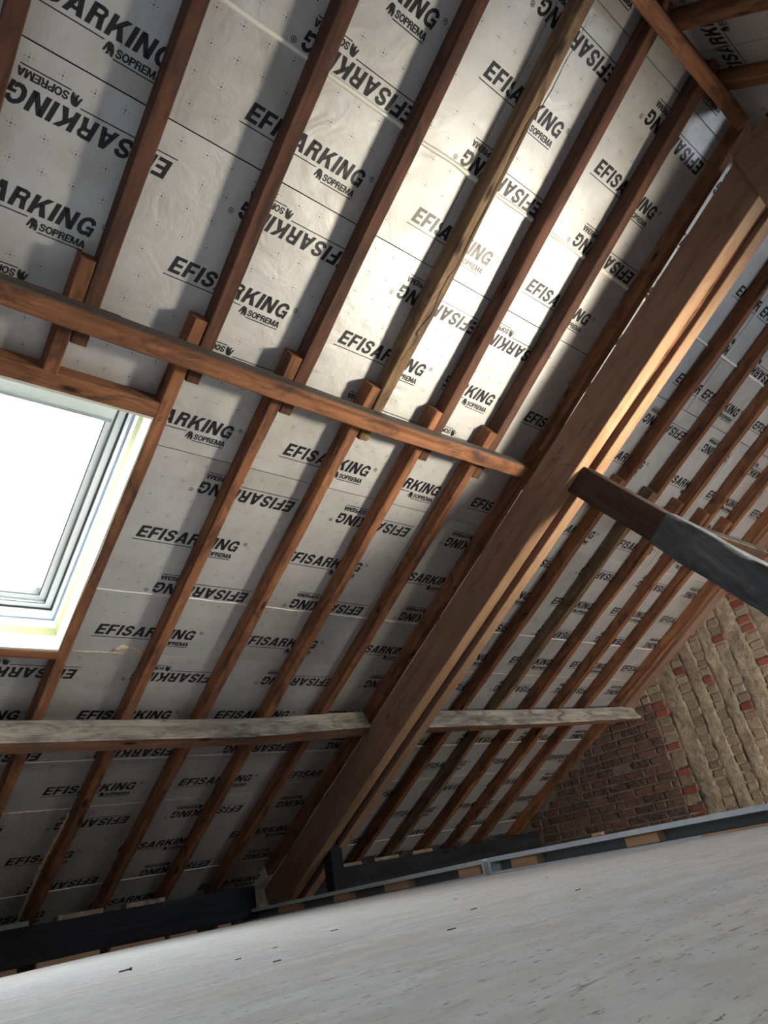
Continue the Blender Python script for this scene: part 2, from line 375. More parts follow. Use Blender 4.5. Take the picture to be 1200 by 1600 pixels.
# ------------------------------------------------------------------ setting: covering above the boards, walls, floors
TOP = D0 + 0.125
sl_boxes_list = [(-2.6, 0.06, -1.62, 5.2, TOP, TOP + 0.03), (0.96, 6.55, -1.62, 5.2, TOP, TOP + 0.03), (0.06, 0.96, -1.62, 1.07, TOP, TOP + 0.03), (0.06, 0.96, 2.37, 5.2, TOP, TOP + 0.03)]
tag(sl_boxes('ceiling', sl_boxes_list, M['core']), kind='structure')
TH = math.radians(47.7); AP = Vector((0, 0.095, 2.995)); DN2 = Vector((0, -math.cos(TH), -math.sin(TH))); NN2 = Vector((0, -math.sin(TH), math.cos(TH)))
def OP(u, w, h): return AP + XH * u + DN2 * w + NN2 * h
OW = frame_mw(AP, -XH, -NN2)      # local x=-u, z=-h
yl = OW.to_3x3().inverted() @ DN2
def op_boxes(name, lst, m, parent=None):
    sg = 1 if yl.y > 0 else -1
    L_ = []
    for (a, b_, c_, d, e, f) in lst:
        ys = sorted((c_ * sg, d * sg)); L_.append((-b_, -a, ys[0], ys[1], -f, -e))
    return obj(name, *boxes(L_), m, parent, OW)
tag(op_boxes('ceiling', [(-2.6, 6.55, -0.15, 4.6, 0.125, 0.155)], M['core']), kind='structure')
tag(obj('wall_left', *boxes([(-2.62, -2.5, -3.4, 5.6, -2.7, 3.2)]), M['plaster']), kind='structure')
tag(obj('wall_front', *boxes([(-2.49, 6.3, 5.45, 5.6, -2.7, 0.1)]), M['mortar']), kind='structure')
tag(obj('wall_back', *boxes([(-2.49, 6.3, -3.4, -3.25, -2.7, 0.1)]), M['mortar']), kind='structure')
tag(obj('floor', *boxes([(-2.49, 6.3, -3.25, 5.45, -2.75, -2.7)]), M['mortar']), kind='structure')
# upper deck, the plywood in front of the camera
ZD = -0.072
outline = [(-2.5, -3.25), (2.74, -3.25), (2.74, 0.2), (2.735, 1.185), (2.80, 1.60), (2.76, 2.0), (2.66, 2.33), (2.70, 2.82), (2.78, 3.40), (2.45, 3.53), (2.06, 3.62), (1.60, 3.66), (1.265, 3.60), (0.95, 3.42), (0.77, 3.27), (0.3, 3.05), (-2.5, 2.9)]
V = [(x, y, ZD) for x, y in outline] + [(x, y, ZD - 0.02) for x, y in outline]; n = len(outline)
F = [tuple(range(n)), tuple(range(2 * n - 1, n - 1, -1))] + [(i, (i + 1) % n, n + (i + 1) % n, n + i) for i in range(n)]
tag(obj('floor', V, F, M['deck']), kind='structure')

# gable wall of brick and plaster
def wall_top(y):
    return min((D0 + 0.10 - sn * y) / cs, (AP + NN2 * 0.1).z + (y - AP.y) * math.tan(TH) + 0.1 if y < AP.y else 99)
ys = [-3.25, -2.0, -1.0, 0.05, 0.6, 2.0, 3.5, 5.45]
V, F = [], []
for y in ys:
    V += [(6.3, y, -2.7), (6.3, y, max(wall_top(y), -2.6)), (6.45, y, -2.7), (6.45, y, max(wall_top(y), -2.6))]
for i in range(len(ys) - 1):
    a = i * 4; F += [(a, a + 4, a + 5, a + 1), (a + 2, a + 3, a + 7, a + 6), (a + 1, a + 5, a + 7, a + 3)]
F += [(0, 1, 3, 2), (28, 30, 31, 29)]
wr = obj('wall_right', V, F, M['plaster']); tag(wr, kind='structure')
def brick(V, F, T_, X, y0, y1, z0, z1, proud, tone):
    i = len(V); c = 0.006; j = lambda a=0.004: random.uniform(-a, a)
    V += [(X + 0.01, y0, z0), (X + 0.01, y1, z0), (X + 0.01, y1, z1), (X + 0.01, y0, z1)]
    V += [(X - proud * 0.55, y0 + j(.002), z0 + j(.002)), (X - proud * 0.55, y1 + j(.002), z0 + j(.002)), (X - proud * 0.55, y1 + j(.002), z1 + j(.002)), (X - proud * 0.55, y0 + j(.002), z1 + j(.002))]
    V += [(X - proud + j(.003), y0 + c + j(), z0 + c + j()), (X - proud + j(.003), y1 - c + j(), z0 + c + j()), (X - proud + j(.003), y1 - c + j(), z1 - c + j()), (X - proud + j(.003), y0 + c + j(), z1 - c + j())]
    fs = [(i + 8, i + 9, i + 10, i + 11)]
    for o_ in (0, 4):
        for k in range(4): fs.append((i + o_ + k, i + o_ + (k + 1) % 4, i + o_ + 4 + (k + 1) % 4, i + o_ + 4 + k))
    F += fs; T_ += [tone] * len(fs)
sets = {'brick_dark': ([], [], []), 'brick_red': ([], [], []), 'brick_tan': ([], [], [])}
colsY = [(3.20, 3.33), (2.91, 3.01), (2.68, 2.765), (2.45, 2.55), (2.16, 2.27), (1.86, 1.97)]
z = -0.42; row = 0
while z < 2.4:
    h = 0.058; pitch = 0.076
    # dark field
    y = 5.42 - (0.10 if row % 2 else 0)
    while y > 3.36:
        Lb = random.choice((0.19, 0.19, 0.10)) + random.uniform(-.01, .01); y0 = max(y - Lb, 3.345)
        if y - y0 > 0.035 and z + h < wall_top(y) - 0.10 and random.random() > 0.04:
            high = z > 0.95 + 0.25 * noise.noise(Vector((y * 2, z * 2, 3)))
            key = 'brick_tan' if (high and random.random() < 0.8) else 'brick_dark'
            brick(*sets[key], 6.292, y0, y - 0.002, z, z + h, random.uniform(0.008, 0.018), random.random())
        y = y0 - 0.014
    for ci, (a, b_) in enumerate(colsY):
        if z + h < wall_top(b_) - 0.10 and noise.noise(Vector((ci * 7.1, z * 3.1, 0))) > -0.36:
            pr = 0.75 if ci in (0, 4) else 0.14
            key = 'brick_red' if random.random() < pr * 0.62 else 'brick_tan'
            dy = random.uniform(-.008, .008)
            brick(*sets[key], 6.300, a + dy, b_ + dy, z, z + h, random.uniform(0.010, 0.020) if key == 'brick_red' else random.uniform(0.004, 0.010), random.random())
    # brick field right of the last column
    if z > 1.15:
        y = 2.12 - (0.1 if row % 2 else 0)
        while y > 1.2:
            if z + h < wall_top(y) - 0.1 and random.random() < 0.6: brick(*sets['brick_red' if random.random() < .5 else 'brick_tan'], 6.300, y - 0.19, y - 0.012, z, z + h, 0.012, random.random() * 0.6)
            y -= 0.2
    z += pitch; row += 1
for k, (V, F, T_) in sets.items():
    o = obj(k.replace('_', 'work_') if False else {'brick_dark': 'dark_brickwork', 'brick_red': 'red_brickwork', 'brick_tan': 'smeared_brickwork'}[k], V, F, M[k], wr)
    at = o.data.attributes.new('tone', 'FLOAT', 'FACE')
    for i_, q in enumerate(T_): at.data[i_].value = q
# mortar bed behind the dark brick field, ragged towards the plaster
V, F = [], []
zs = [-0.5 + 0.06 * i for i in range(50)]
for z in zs:
    ya = 3.35 + 0.03 * noise.noise(Vector((z * 6, 1, 1)))
    yb = 5.44
    yb = min(yb, (D0 + 0.02 - cs * z) / sn)
    V += [(6.289, ya, z), (6.289, max(yb, ya + 0.001), z)]
for i in range(len(zs) - 1):
    if (D0 - cs * zs[i]) / sn > 3.5: F.append((2 * i, 2 * i + 1, 2 * i + 3, 2 * i + 2))
obj('mortar_bed', V, F, M['mortar'], wr)
# plaster bands standing proud between the brick columns
for ci in range(len(colsY)):
    hi = colsY[ci][0]; lo = colsY[ci + 1][1] if ci + 1 < len(colsY) else 1.3
    V, F = [], []; zz = -0.42; rows = []
    nz, ny = 90, 8
    for iz in range(nz):
        z = -0.42 + iz * 0.027
        for iy in range(ny):
            f = iy / (ny - 1)
            y = lo + (hi - lo) * f + (0.022 * noise.noise(Vector((z * 9, ci * 3.3, f * 2))) + 0.012 * noise.noise(Vector((z * 31, ci, f))))
            e = 0.0 if iy in (0, ny - 1) else 1.0
            x = 6.302 - e * (0.012 + 0.010 * noise.noise(Vector((y * 9, z * 9, ci)))) 
            V.append((x, y, z))
    for iz in range(nz - 1):
        for iy in range(ny - 1):
            a = iz * ny + iy
            if V[a][2] < wall_top(V[a][1]) - 0.1: F.append((a, a + 1, a + ny + 1, a + ny))
    obj('plaster_band', V, F, M['plaster'], wr, smooth=True)

# ------------------------------------------------------------------ roof window
wn = empty('window_1', None, Matrix.Translation(SL(0.5, 1.7, 2.8))); tag(wn, kind='structure')
WU0, WU1, WV0, WV1 = 0.075, 0.917, 1.06, 2.340
def ring(u0, u1, v0, v1, t, d0, d1):
    return [(u0, u0 + t, v0, v1, d0, d1), (u1 - t, u1, v0, v1, d0, d1), (u0 + t, u1 - t, v0, v0 + t, d0, d1), (u0 + t, u1 - t, v1 - t, v1, d0, d1)]
sl_boxes('lining_board', ring(WU0 - 0.012, WU1 + 0.004, WV0 - 0.012, WV1 - 0.007, 0.012, 2.600, 2.695), M['whitewood'], wn)
sl_boxes('insulating_strip', ring(WU0 - 0.008, WU1 + 0.008, WV0 - 0.004, WV1 + 0.006, 0.014, 2.695, 2.765), M['strip'], wn)
sl_boxes('collar_membrane', ring(WU0 - 0.004, WU1 + 0.006, WV0 - 0.004, WV1 + 0.004, 0.008, 2.765, 2.828), M['frame_blue'], wn)
sl_boxes('window_frame', ring(WU0 - 0.03, WU1 + 0.03, WV0 - 0.03, WV1 + 0.03, 0.038, 2.835, 2.99), M['frame_white'], wn)
sl_boxes('frame_edge', ring(WU0 + 0.002, WU1 - 0.002, WV0 + 0.002, WV1 - 0.002, 0.012, 2.828, 2.868), M['frame_grey'], wn)
sash = sl_boxes('sash', ring(WU0 + 0.016, WU1 - 0.016, WV0 + 0.015, WV1 - 0.012, 0.034, 2.905, 3.0), M['frame_white'], wn)
sl_boxes('gasket', ring(WU0 + 0.009, WU1 - 0.009, WV0 + 0.009, WV1 - 0.008, 0.008, 2.900, 2.935) + ring(WU0 + 0.048, WU1 - 0.048, WV0 + 0.045, WV1 - 0.043, 0.003, 2.903, 2.93), M['gasket'], sash)
sl_boxes('glazing_bead', ring(WU0 + 0.048, WU1 - 0.048, WV0 + 0.045, WV1 - 0.043, 0.034, 2.925, 2.99), M['frame_white'], sash)
sl_boxes('glass_seal', ring(WU0 + 0.081, WU1 - 0.081, WV0 + 0.078, WV1 - 0.076, 0.005, 2.924, 2.985), M['gasket'], sash)
sl_boxes('glass', [(WU0 + 0.06, WU1 - 0.06, WV0 + 0.06, WV1 - 0.06, 2.955, 2.975)], M['glass'], wn)
sl_boxes('ventilation_bar', [(WU0 + 0.05, WU1 - 0.075, 1.165, 1.225, 2.875, 2.90)], M['frame_white'], wn)
sl_boxes('ventilation_grip', [(WU0 + 0.05, WU1 - 0.075, 1.222, 1.236, 2.868, 2.93)], M['frame_grey'], wn)

# ------------------------------------------------------------------ insulation boards of the main slope
def board(k, pieces, up, inv, label, s=None, folds=True, group='foil-faced insulation boards between the rafters and the roof', vu=(0.49, 1.09), vi=(0.11, 0.71)):
    s = s if s is not None else SEAM[k]
    g = 0.0022
    pcs = [(a, b_, c_, d_) for a, b_, c_, d_ in pieces]
    ua = min(p[0] for p in pcs); ub = max(p[1] for p in pcs); va = min(p[2] for p in pcs); vb = max(p[3] for p in pcs)
    root = sl_boxes('insulation_board', [(a + (g if a == ua else 0), b_ - (g if b_ == ub else 0), c_ + (g if c_ == va else 0), d_ - (g if d_ == vb else 0), D0, D0 + 0.118) for a, b_, c_, d_ in pcs], M['foil'])
    tag(root, label, 'insulation board')
    pol = printing(pcs, s, up, inv, vlist_up=vu, vlist_inv=vi)
    obj('printed_lettering', *flat(pol, lambda x, y: sl_local(x, y, D0 - 0.0007)), M['ink'], root, BW)
    if folds:
        vf = s + 0.802; r = 0.0125 if k == -1 else 0.0042
        for a, b_, c_, d_ in pcs:
            if c_ < vf < d_:
                V, F = [], []; n = max(4, int((b_ - a) / 0.05)); q = 5
                for i in range(n + 1):
                    u = a + (b_ - a) * i / n; vv = vf + 0.006 * noise.noise(Vector((u * 5, k * 9, 1)))
                    rr_ = r * (0.8 + 0.5 * noise.noise(Vector((u * 7, k, 5))))
                    for j in range(q):
                        an = math.pi * j / (q - 1); V.append(sl_local(u, vv + rr_ * math.cos(an), D0 - rr_ * math.sin(an) + 0.0005))
                for i in range(n):
                    for j in range(q - 1):
                        x = i * q + j; F.append((x, x + 1, x + q + 1, x + q))
                obj('foil_fold', V, F, M['foilfold'], root, BW, smooth=True)
    return root
SEAM = {-2: -2.38, -1: -1.19, 0: 0.012, 1: 1.205, 2: 2.402, 3: 3.612}
board(-2, [(-2.49, 1.8, -1.50, -1.19)], 0.83, 0.89, 'narrow strip of foil insulation board along the ridge, left of the joint', vu=(1.09,), vi=())
board(-2, [(1.8, 6.285, -1.50, -1.19)], 1.62, 0.89, 'narrow strip of foil insulation board under the ridge beam at the upper right', vu=(1.09,), vi=())
board(-1, [(-2.49, 1.80, -1.19, 0.012)], 0.83, 0.89, 'printed foil insulation board above the first dark joint at the upper left')
board(-1, [(1.80, 3.12, -1.19, 0.012)], 1.60, 1.69, 'printed foil insulation board with a white bead, left of the truss at the top')
board(-1, [(3.12, 4.22, -1.19, 0.012)], 3.905, 3.18, 'printed foil insulation board immediately right of the truss, above the collar strut')
board(-1, [(4.22, 6.285, -1.19, 0.012)], 4.25, 4.39, 'printed foil insulation board high up beside the gable wall')
board(0, [(-2.49, 0.925, 0.012, 1.058), (0.925, 2.25, 0.012, 1.205), (-2.49, 0.06, 1.058, 1.205)], 0.77, 0.91, 'printed foil insulation board above the roof window, crossed by the upper purlin')
board(0, [(2.25, 3.2, 0.012, 1.205)], 2.09, 2.26, 'printed foil insulation board behind the truss where the upper purlin ends')
board(0, [(3.2, 5.07, 0.012, 1.205)], 3.65, 3.83, 'printed foil insulation board behind the dark slanting strut')
board(0, [(5.07, 6.285, 0.012, 1.205)], 5.12, 5.27, 'short printed foil insulation board beside the gable above the right purlin')
board(1, [(0.925, 2.62, 1.205, 2.402)], 1.06, 1.22, 'printed foil insulation board directly right of the roof window')
board(1, [(2.62, 3.3, 1.205, 2.402)], 2.63, 2.85, 'printed foil insulation board left of the truss between both purlins')
board(1, [(3.3, 6.285, 1.205, 2.402)], 3.42, 3.465, 'printed foil insulation board right of the truss, in the middle of the slope')
board(2, [(-2.49, 3.2, 2.402, 3.612), (-2.49, 0.92, 2.365, 2.402)], 1.15, 1.31, 'long printed foil insulation board under the roof window, crossed by the grey purlin')
board(2, [(3.2, 6.285, 2.402, 3.612)], 4.07, 4.24, 'printed foil insulation board behind the right grey purlin beside the brickwork')
board(3, [(-2.49, 1.36, 3.612, 4.86)], 1.11, 1.27, 'shaded printed foil insulation board at the lower left, edged by tan foam')
board(3, [(1.36, 3.2, 3.612, 4.86)], 0.97, 1.19, 'shaded printed foil insulation board above the dark wall plate left of the truss foot')
board(3, [(3.2, 6.285, 3.612, 4.86)], 4.1, 4.3, 'shaded printed foil insulation board above the dark wall plate right of the post')
# board of the opposite slope
def opboard(u0, u1, w0, w1, E, label):
    root = op_boxes('insulation_board', [(u0 + .002, u1 - .002, w0 + .002, w1 - .002, 0.0, 0.118)], M['foil']); tag(root, label, 'insulation board')
    pol = []
    for w in (0.205, 0.805):
        for k in range(-6, 7):
            e = E + 0.8 * k
            for p in PRINT:
                q = cut([(e - x, w - y) for x, y in p], u0 + .004, u1 - .004, w0 + .004, w1 - .004)
                if q: pol.append(q)
    inv_ = OW.inverted()
    obj('printed_lettering', *flat(pol, lambda x, y: tuple(inv_ @ OP(x, y, -0.0007))), M['ink'], root, OW)
opboard(-2.49, 2.57, 0.0, 1.2, 2.80, 'foil insulation board of the opposite slope, beyond the ridge beam')
opboard(2.57, 6.3, 0.0, 1.2, 2.80, 'foil insulation board of the opposite slope beside the ridge joint')
for i, (a, b_) in enumerate(((1.2, 2.4), (2.4, 3.6), (3.6, 4.6))):
    root = op_boxes('insulation_board', [(-2.49, 6.3, a + .002, b_ - .002, 0.0, 0.118)], M['foil'])
    tag(root, 'plain foil insulation board of the opposite slope, course number %s below the ridge' % ('two', 'three', 'four')[i], 'insulation board')

# ------------------------------------------------------------------ rafters
GU = 'rafters above the upper purlin'; GL = 'rafters below the upper purlin'
def rafter(u0, v0, u1, v1, label, group, m='rafter', w=0.054, wav=0.006, d=DR):
    u0 *= DR / 2.617; u1 *= DR / 2.617
    o = slope_timber('rafter', u0 - w / 2, v0, u1 - w / 2, v1, D0 - 0.001, d, w, M[m], wav=wav)
    return tag(o, label, 'rafter', group)
ordn = ['leftmost', 'second from the left', 'third from the left', 'fourth from the left', 'fifth from the left', 'sixth from the left', 'seventh from the left']
upL = [(0.147, 0.150, ordn[0]), (0.60, 0.59, ordn[1]), (1.025, 1.043, ordn[2]), (1.485, 1.490, ordn[3]), (1.905, 1.945, ordn[4]), (2.275, 2.355, ordn[5]), (2.70, 2.775, ordn[6])]
for i, (a, b_, lb) in enumerate(upL):
    grey = i == 4
    rafter(a, -1.44, b_, 0.845 + 0.006 * i, ('greyish rough old rafter with a long crack, fifth from the left above the upper purlin' if grey else 'reddish brown rafter above the upper purlin, %s' % lb), GU, 'rafter_grey' if grey else 'rafter_dark', 0.058, 0.010 if grey else 0.006)
rafter(3.13, -1.30, 3.16, 0.86, 'reddish brown rafter tight against the left side of the truss, above the upper purlin', GU)
loL = [(0.530, 0.530, 0.99), (0.978, 0.972, 4.72), (1.424, 1.425, 4.72), (1.872, 1.868, 4.72), (2.295, 2.31, 4.72), (2.715, 2.72, 4.72), (3.15, 3.15, 4.5)]
lbL = ['short reddish rafter stub between the upper purlin and the window header', 'red-brown rafter forming the right edge of the roof window', 'first brown rafter right of the roof window trimmer', 'second brown rafter right of the roof window trimmer', 'third brown rafter right of the roof window trimmer', 'last free brown rafter left of the truss, below the upper purlin', 'brown rafter half hidden behind the left face of the truss']
for (a, b_, e), lb in zip(loL, lbL): rafter(a, 0.545 if a == 0.53 else 0.60, b_, e, lb, GL)
rafter(0.075, 0.6, 0.075, 4.72, 'brown rafter forming the left edge of the roof window', GL)
rafter(-0.38, -1.44, -0.38, 4.72, 'brown rafter beyond the left side of the roof window', GL)
rw = ['first', 'second', 'third', 'fourth', 'fifth', 'sixth']
for i, (a, b_) in enumerate([(3.66, 3.66), (4.085, 4.05), (4.495, 4.465), (4.93, 4.90), (5.32, 5.31), (5.72, 5.71)]):
    rafter(a, -1.44, b_, 0.85, '%s brown rafter right of the truss, above the right purlin' % rw[i], GU, w=0.048, wav=0.010)
for i, (a, b_) in enumerate([(3.60, 3.60), (4.02, 4.035), (4.42, 4.43), (4.83, 4.84), (5.24, 5.25), (5.63, 5.64)]):
    rafter(a, 0.585, b_, 4.72, '%s brown rafter right of the truss, below the right purlin' % rw[i], GL, 'rafter_grey' if i == 2 else 'rafter', w=0.054, wav=0.012)
rafter(6.20, -1.44, 6.20, 4.72, 'dark rough rafter right beside the end rafter at the gable', GL, w=0.06, wav=0.02)
o = slope_timber('rafter', 6.225, -1.44, 6.225, 2.70, D0 - 0.07, 2.575, 0.13, M['new_face'], wav=0.004)
tag(o, 'wide pale brown end rafter lying against the brick gable', 'rafter', GL)
# opposite slope rafters
for i, u in enumerate((-0.4, 0.5, 1.0, 1.45, 1.89, 2.33, 2.76, 3.4, 3.9, 4.4, 4.9, 5.4, 5.9)):
    o = timber('rafter', OP(u - 0.03, 0.03, -0.001), OP(u - 0.03, 4.5, -0.001), -NN2, 0.06, 0.07, M['rafter'], wav=0.005)
    tag(o, {2.33: 'brown rafter of the opposite slope at the top right, upper of two', 2.76: 'dark rafter of the opposite slope at the top right, lower of two'}.get(u, 'brown rafter of the opposite slope beyond the ridge beam, at %s' % ('far left', 'left', 'left centre', 'centre left', 'centre', '', '', 'right of the truss', 'centre right', 'right centre', 'right', 'far right', 'the gable')[i]), 'rafter', 'rafters of the opposite slope')
# ridge beam
tag(timber('ridge_beam', (-2.49, 0.0965, 2.945), (2.93, 0.0965, 2.945), (0, 0, -1), 0.066, 0.165, M['rafter'], wav=0.006), 'brown ridge beam running up to the collar plank at the top right', 'ridge beam')
tag(timber('ridge_beam', (3.22, 0.0965, 2.945), (6.3, 0.0965, 2.945), (0, 0, -1), 0.066, 0.165, M['rafter'], wav=0.006), 'brown ridge beam continuing right of the truss to the gable', 'ridge beam')

# window headers
for v0, v1, lb in ((0.982, 1.049, 'reddish planed header beam over the roof window'), (2.334, 2.384, 'reddish sill trimmer beam under the roof window')):
    o = timber('window_header', SL(0.075, (v0 + v1) / 2, D0 - 0.001), SL(0.916, (v0 + v1) / 2, D0 - 0.001), -NN, v1 - v0, D0 - DR, M['rafter'], wav=0.002)
    tag(o, lb, 'header beam')

# ------------------------------------------------------------------ purlins
def purlin(name, path, dt, db, hgt, m, label, segs=24, wav=0.005, m2=None):
    V, F, MI = [], [], []
    n = segs; sd = random.uniform(0, 50)
    def at(f):
        x = path[0][0] + (path[-1][0] - path[0][0]) * f
        for (a, va, ha), (b_, vb, hb) in zip(path, path[1:]):
            if a <= x <= b_ + 1e-6:
                g = (x - a) / (b_ - a); return x, va + (vb - va) * g, ha + (hb - ha) * g
        return x, path[-1][1], path[-1][2]
    for i in range(n + 1):
        u, v, h = at(i / n); c = 0.006
        j = lambda k: noise.noise(Vector((u * 1.7, sd + k * 3.1, 0))) * wav
        ringp = [(v + c, dt), (v + h - c, dt), (v + h, dt - c), (v + h + j(1), db + c), (v + h - c + j(1), db + j(2)), (v + c + j(3), db + j(4)), (v + j(3), db + c), (v, dt - c)]
        V += [sl_local(u, a, b_) for a, b_ in ringp]
    for i in range(n):
        for k in range(8):
            a = i * 8 + k; b2 = i * 8 + (k + 1) % 8; F.append((a, b2, b2 + 8, a + 8)); MI.append(1 if (m2 and k in (2, 3, 4, 5)) and k != 5 or (m2 and k == 4) else 0)
    F.append(tuple(range(8))); F.append(tuple(n * 8 + k for k in range(8))); MI += [0, 0]
    me = [m, m2] if m2 else m
    o = obj(name, V, F, me, None, BW)
    if m2:
        for p, q in zip(o.data.polygons, MI): p.material_index = q
    return tag(o, label, 'purlin')
purlin('purlin', [(-2.49, 0.685, .085), (0.3, 0.690, .085), (1.2, 0.700, .085), (1.9, 0.705, .085), (2.97, 0.690, .080)], DR - 0.001, 2.510, .085, M['purlin_top'], 'long reddish brown upper purlin ending at the left side of the truss', m2=M['rafter'])
purlin('purlin', [(3.22, 0.690, .08), (4.6, 0.70, .08), (6.3, 0.690, .08)], DR - 0.001, 2.510, .08, M['purlin_grey'], 'old upper purlin right of the truss, partly behind the strut', m2=M['purlin'])
purlin('purlin', [(-2.49, 2.779, .088), (1.2, 2.779, .088), (2.1, 2.779, .082), (2.6, 2.744, .09), (2.97, 2.714, .09)], DR - 0.001, 2.457, .088, M['purlin_grey'], 'dusty grey lower purlin left of the truss', m2=M['purlin'])
purlin('purlin', [(3.22, 2.714, .070), (4.5, 2.694, .066), (5.5, 2.674, .05), (6.29, 2.64, .038)], DR - 0.001, 2.443, .07, M['purlin_grey'], 'dusty grey lower purlin right of the truss, running into the gable', m2=M['purlin'])

# ------------------------------------------------------------------ truss (two new planks round an old principal rafter)
tr_ = empty('roof_truss', None, Matrix.Translation(SL(3.1, 4.5, 2.3)))
tag(tr_, 'big new softwood truss rafter of two planks clamped round an old timber', 'truss')
timber('plank', SL(3.022, -1.10, 2.477), SL(3.022, 4.47, 2.477), -NN, 0.084, 0.236, [M['new_face']], tr_, wav=0.002, seed=3)
timber('plank', SL(3.172, -1.10, 2.477), SL(3.172, 4.36, 2.477), -NN, 0.078, 0.236, [M['new_face']], tr_, wav=0.002, seed=9)
timber('old_principal', SL(3.099, -1.10, 2.47), SL(3.099, 4.55, 2.47), -NN, 0.066, 0.205, M['rafter'], tr_, wav=0.010, h1=0.13)
# paler copy of the wood on plank undersides: lamplight put into the colour
for o in tr_.children:
    if o.name.startswith('plank'):
        o.data.materials.append(M['new'])
        for p in o.data.polygons:
            if p.normal.z > 0.6: p.material_index = 1
timber('support_post', (3.16, 4.36, -0.45), (3.16, 4.36, 0.30), (-1, 0, 0), 0.10, 0.10, M['plate'], None, wav=0.004)
def crack(name, pts, w, parent, plane_x=None, d=None, m='core'):
    V, F = [], []; n = len(pts)
    fine = []
    for (a, b_) in zip(pts, pts[1:]):
        for i in range(6): fine.append((a[0] + (b_[0] - a[0]) * i / 6, a[1] + (b_[1] - a[1]) * i / 6))
    fine.append(pts[-1]); N_ = len(fine)
    for i, (a, b_) in enumerate(fine):
        p = fine[max(0, i - 1)]; q = fine[min(N_ - 1, i + 1)]; dx, dy = q[0] - p[0], q[1] - p[1]; l = math.hypot(dx, dy)
        ww = w * (math.sin(math.pi * (i + 0.4) / N_) ** 0.6) * (0.7 + 0.6 * random.random()); wob = w * 0.8 * noise.noise(Vector((i * 0.8, a * 9, b_ * 9)))
        for sg in (-1, 1):
            y, z = a - dy / l * (sg * ww / 2 + wob), b_ + dx / l * (sg * ww / 2 + wob)
            V.append((plane_x, y, z) if plane_x is not None else tuple(SL(y, z, d)))
    for i in range(N_ - 1): F.append((2 * i, 2 * i + 1, 2 * i + 3, 2 * i + 2))
    return obj(name, V, F, M[m], parent)
for pts, w in (([(1.358, 1.945), (1.41, 1.913), (1.459, 1.889)], 0.005), ([(1.641, 1.806), (1.731, 1.765), (1.777, 1.728)], 0.004), ([(1.622, 1.799), (1.575, 1.785), (1.514, 1.735)], 0.003),
               ([(1.974, 1.63), (2.002, 1.616)], 0.005), ([(2.02, 1.615), (2.08, 1.577)], 0.005), ([(0.527, 2.383), (0.62, 2.335), (0.714, 2.273)], 0.004), ([(3.104, 1.025), (3.25, 0.955), (3.386, 0.874)], 0.003),
               ([(2.30, 1.40), (2.37, 1.37)], 0.003), ([(2.62, 1.30), (2.70, 1.24)], 0.003)):
    crack('crack', pts, w, tr_, plane_x=2.9790)
for y, z in ((1.366, 1.878), (1.767, 1.77), (1.04, 2.136), (0.647, 2.263), (2.2, 1.5), (2.9, 1.07)):
    obj('nail_hole', [(2.9792, y + 0.004 * math.cos(k * math.pi / 4), z + 0.004 * math.sin(k * math.pi / 4)) for k in range(8)], [tuple(range(8))], M['core'], tr_)
for y, z in ((1.583, 1.874), (1.624, 1.845), (2.28, 1.46), (2.42, 1.40)):
    for k in range(5):
        an = random.uniform(0, 6.28); L_ = random.uniform(0.015, 0.035)
        crack('dark_smear', [(y, z), (y + L_ * math.cos(an), z + L_ * math.sin(an))], 0.003, tr_, plane_x=2.9790)
gr = [o for o in bpy.data.objects if o.name.startswith('rafter') and 'greyish rough' in o.get('label', '')][0]
crack('crack', [(1.892, -1.097), (1.905, -1.017), (1.898, -0.947), (1.904, -0.783), (1.884, -0.659), (1.895, -0.4), (1.904, -0.047), (1.89, 0.012), (1.893, 0.112), (1.903, 0.188), (1.882, 0.293), (1.903, 0.31), (1.880, 0.456), (1.905, 0.559)], 0.006, gr, d=DR - 0.0065)
tag(bpy.data.objects['support_post'], 'short blackened post under the foot of the truss', 'post')
# collar plank at the apex
tag(timber('collar_plank', (2.975, 0.198, 2.51), (2.975, -1.15, 2.51), (-1, 0, 0), 0.44, 0.045, M['new_face'], wav=0.002), 'broad brown collar plank at the apex in the upper right corner', 'plank')
# slanting strut, wrapped in membrane towards its foot
A0 = Vector((3.12, 1.585, 1.715)); A1 = Vector((3.12, 0.60, 0.28)); ad = (A1 - A0).normalized()
side = Vector((0, -ad.z, ad.y)); 
if side.y > 0: side = -side
st = timber('strut', A0 + side * -0.0 + Vector((0, 0, 0)), A1, (-1, 0, 0), 0.155, 0.10, M['strut'], None, wav=0.008, w1=0.165)
tag(st, 'dark slanting strut running down from the truss to the right edge, wrapped in grey membrane', 'strut')
# membrane sleeve
def sleeve(A, B, w0, w1, t):
    V, F = [], []; n, q = 26, 16; L = (B - A).length; mw = frame_mw(A, B - A, (-1, 0, 0))
    for i in range(n + 1):
        f = i / n; ww = (w0 + (w1 - w0) * f) / 2; start = 0.5 + 0.5 * min(1, f * 6)
        for k in range(q):
            an = 2 * math.pi * k / q; c_, s_ = math.cos(an), math.sin(an)
            y = ww * max(-1, min(1, c_ * 1.35)); z = t / 2 + (t / 2 + 0.014) * max(-1, min(1, s_ * 1.35))
            wob = 0.011 * noise.noise(Vector((f * 9 + k * 0.15, k * 0.9, 2)))
            V.append((L * f + (0.02 * noise.noise(Vector((k, 0, 0))) if i == 0 else 0), y + wob * c_, z + wob * s_))
    for i in range(n):
        for k in range(q):
            a = i * q + k; b_ = i * q + (k + 1) % q; F.append((a, b_, b_ + q, a + q))
    return obj('membrane_wrap', V, F, M['membrane'], st, mw, smooth=True)
sleeve(A0.lerp(A1, 0.34), A0.lerp(A1, 1.0), 0.176, 0.192, 0.10)

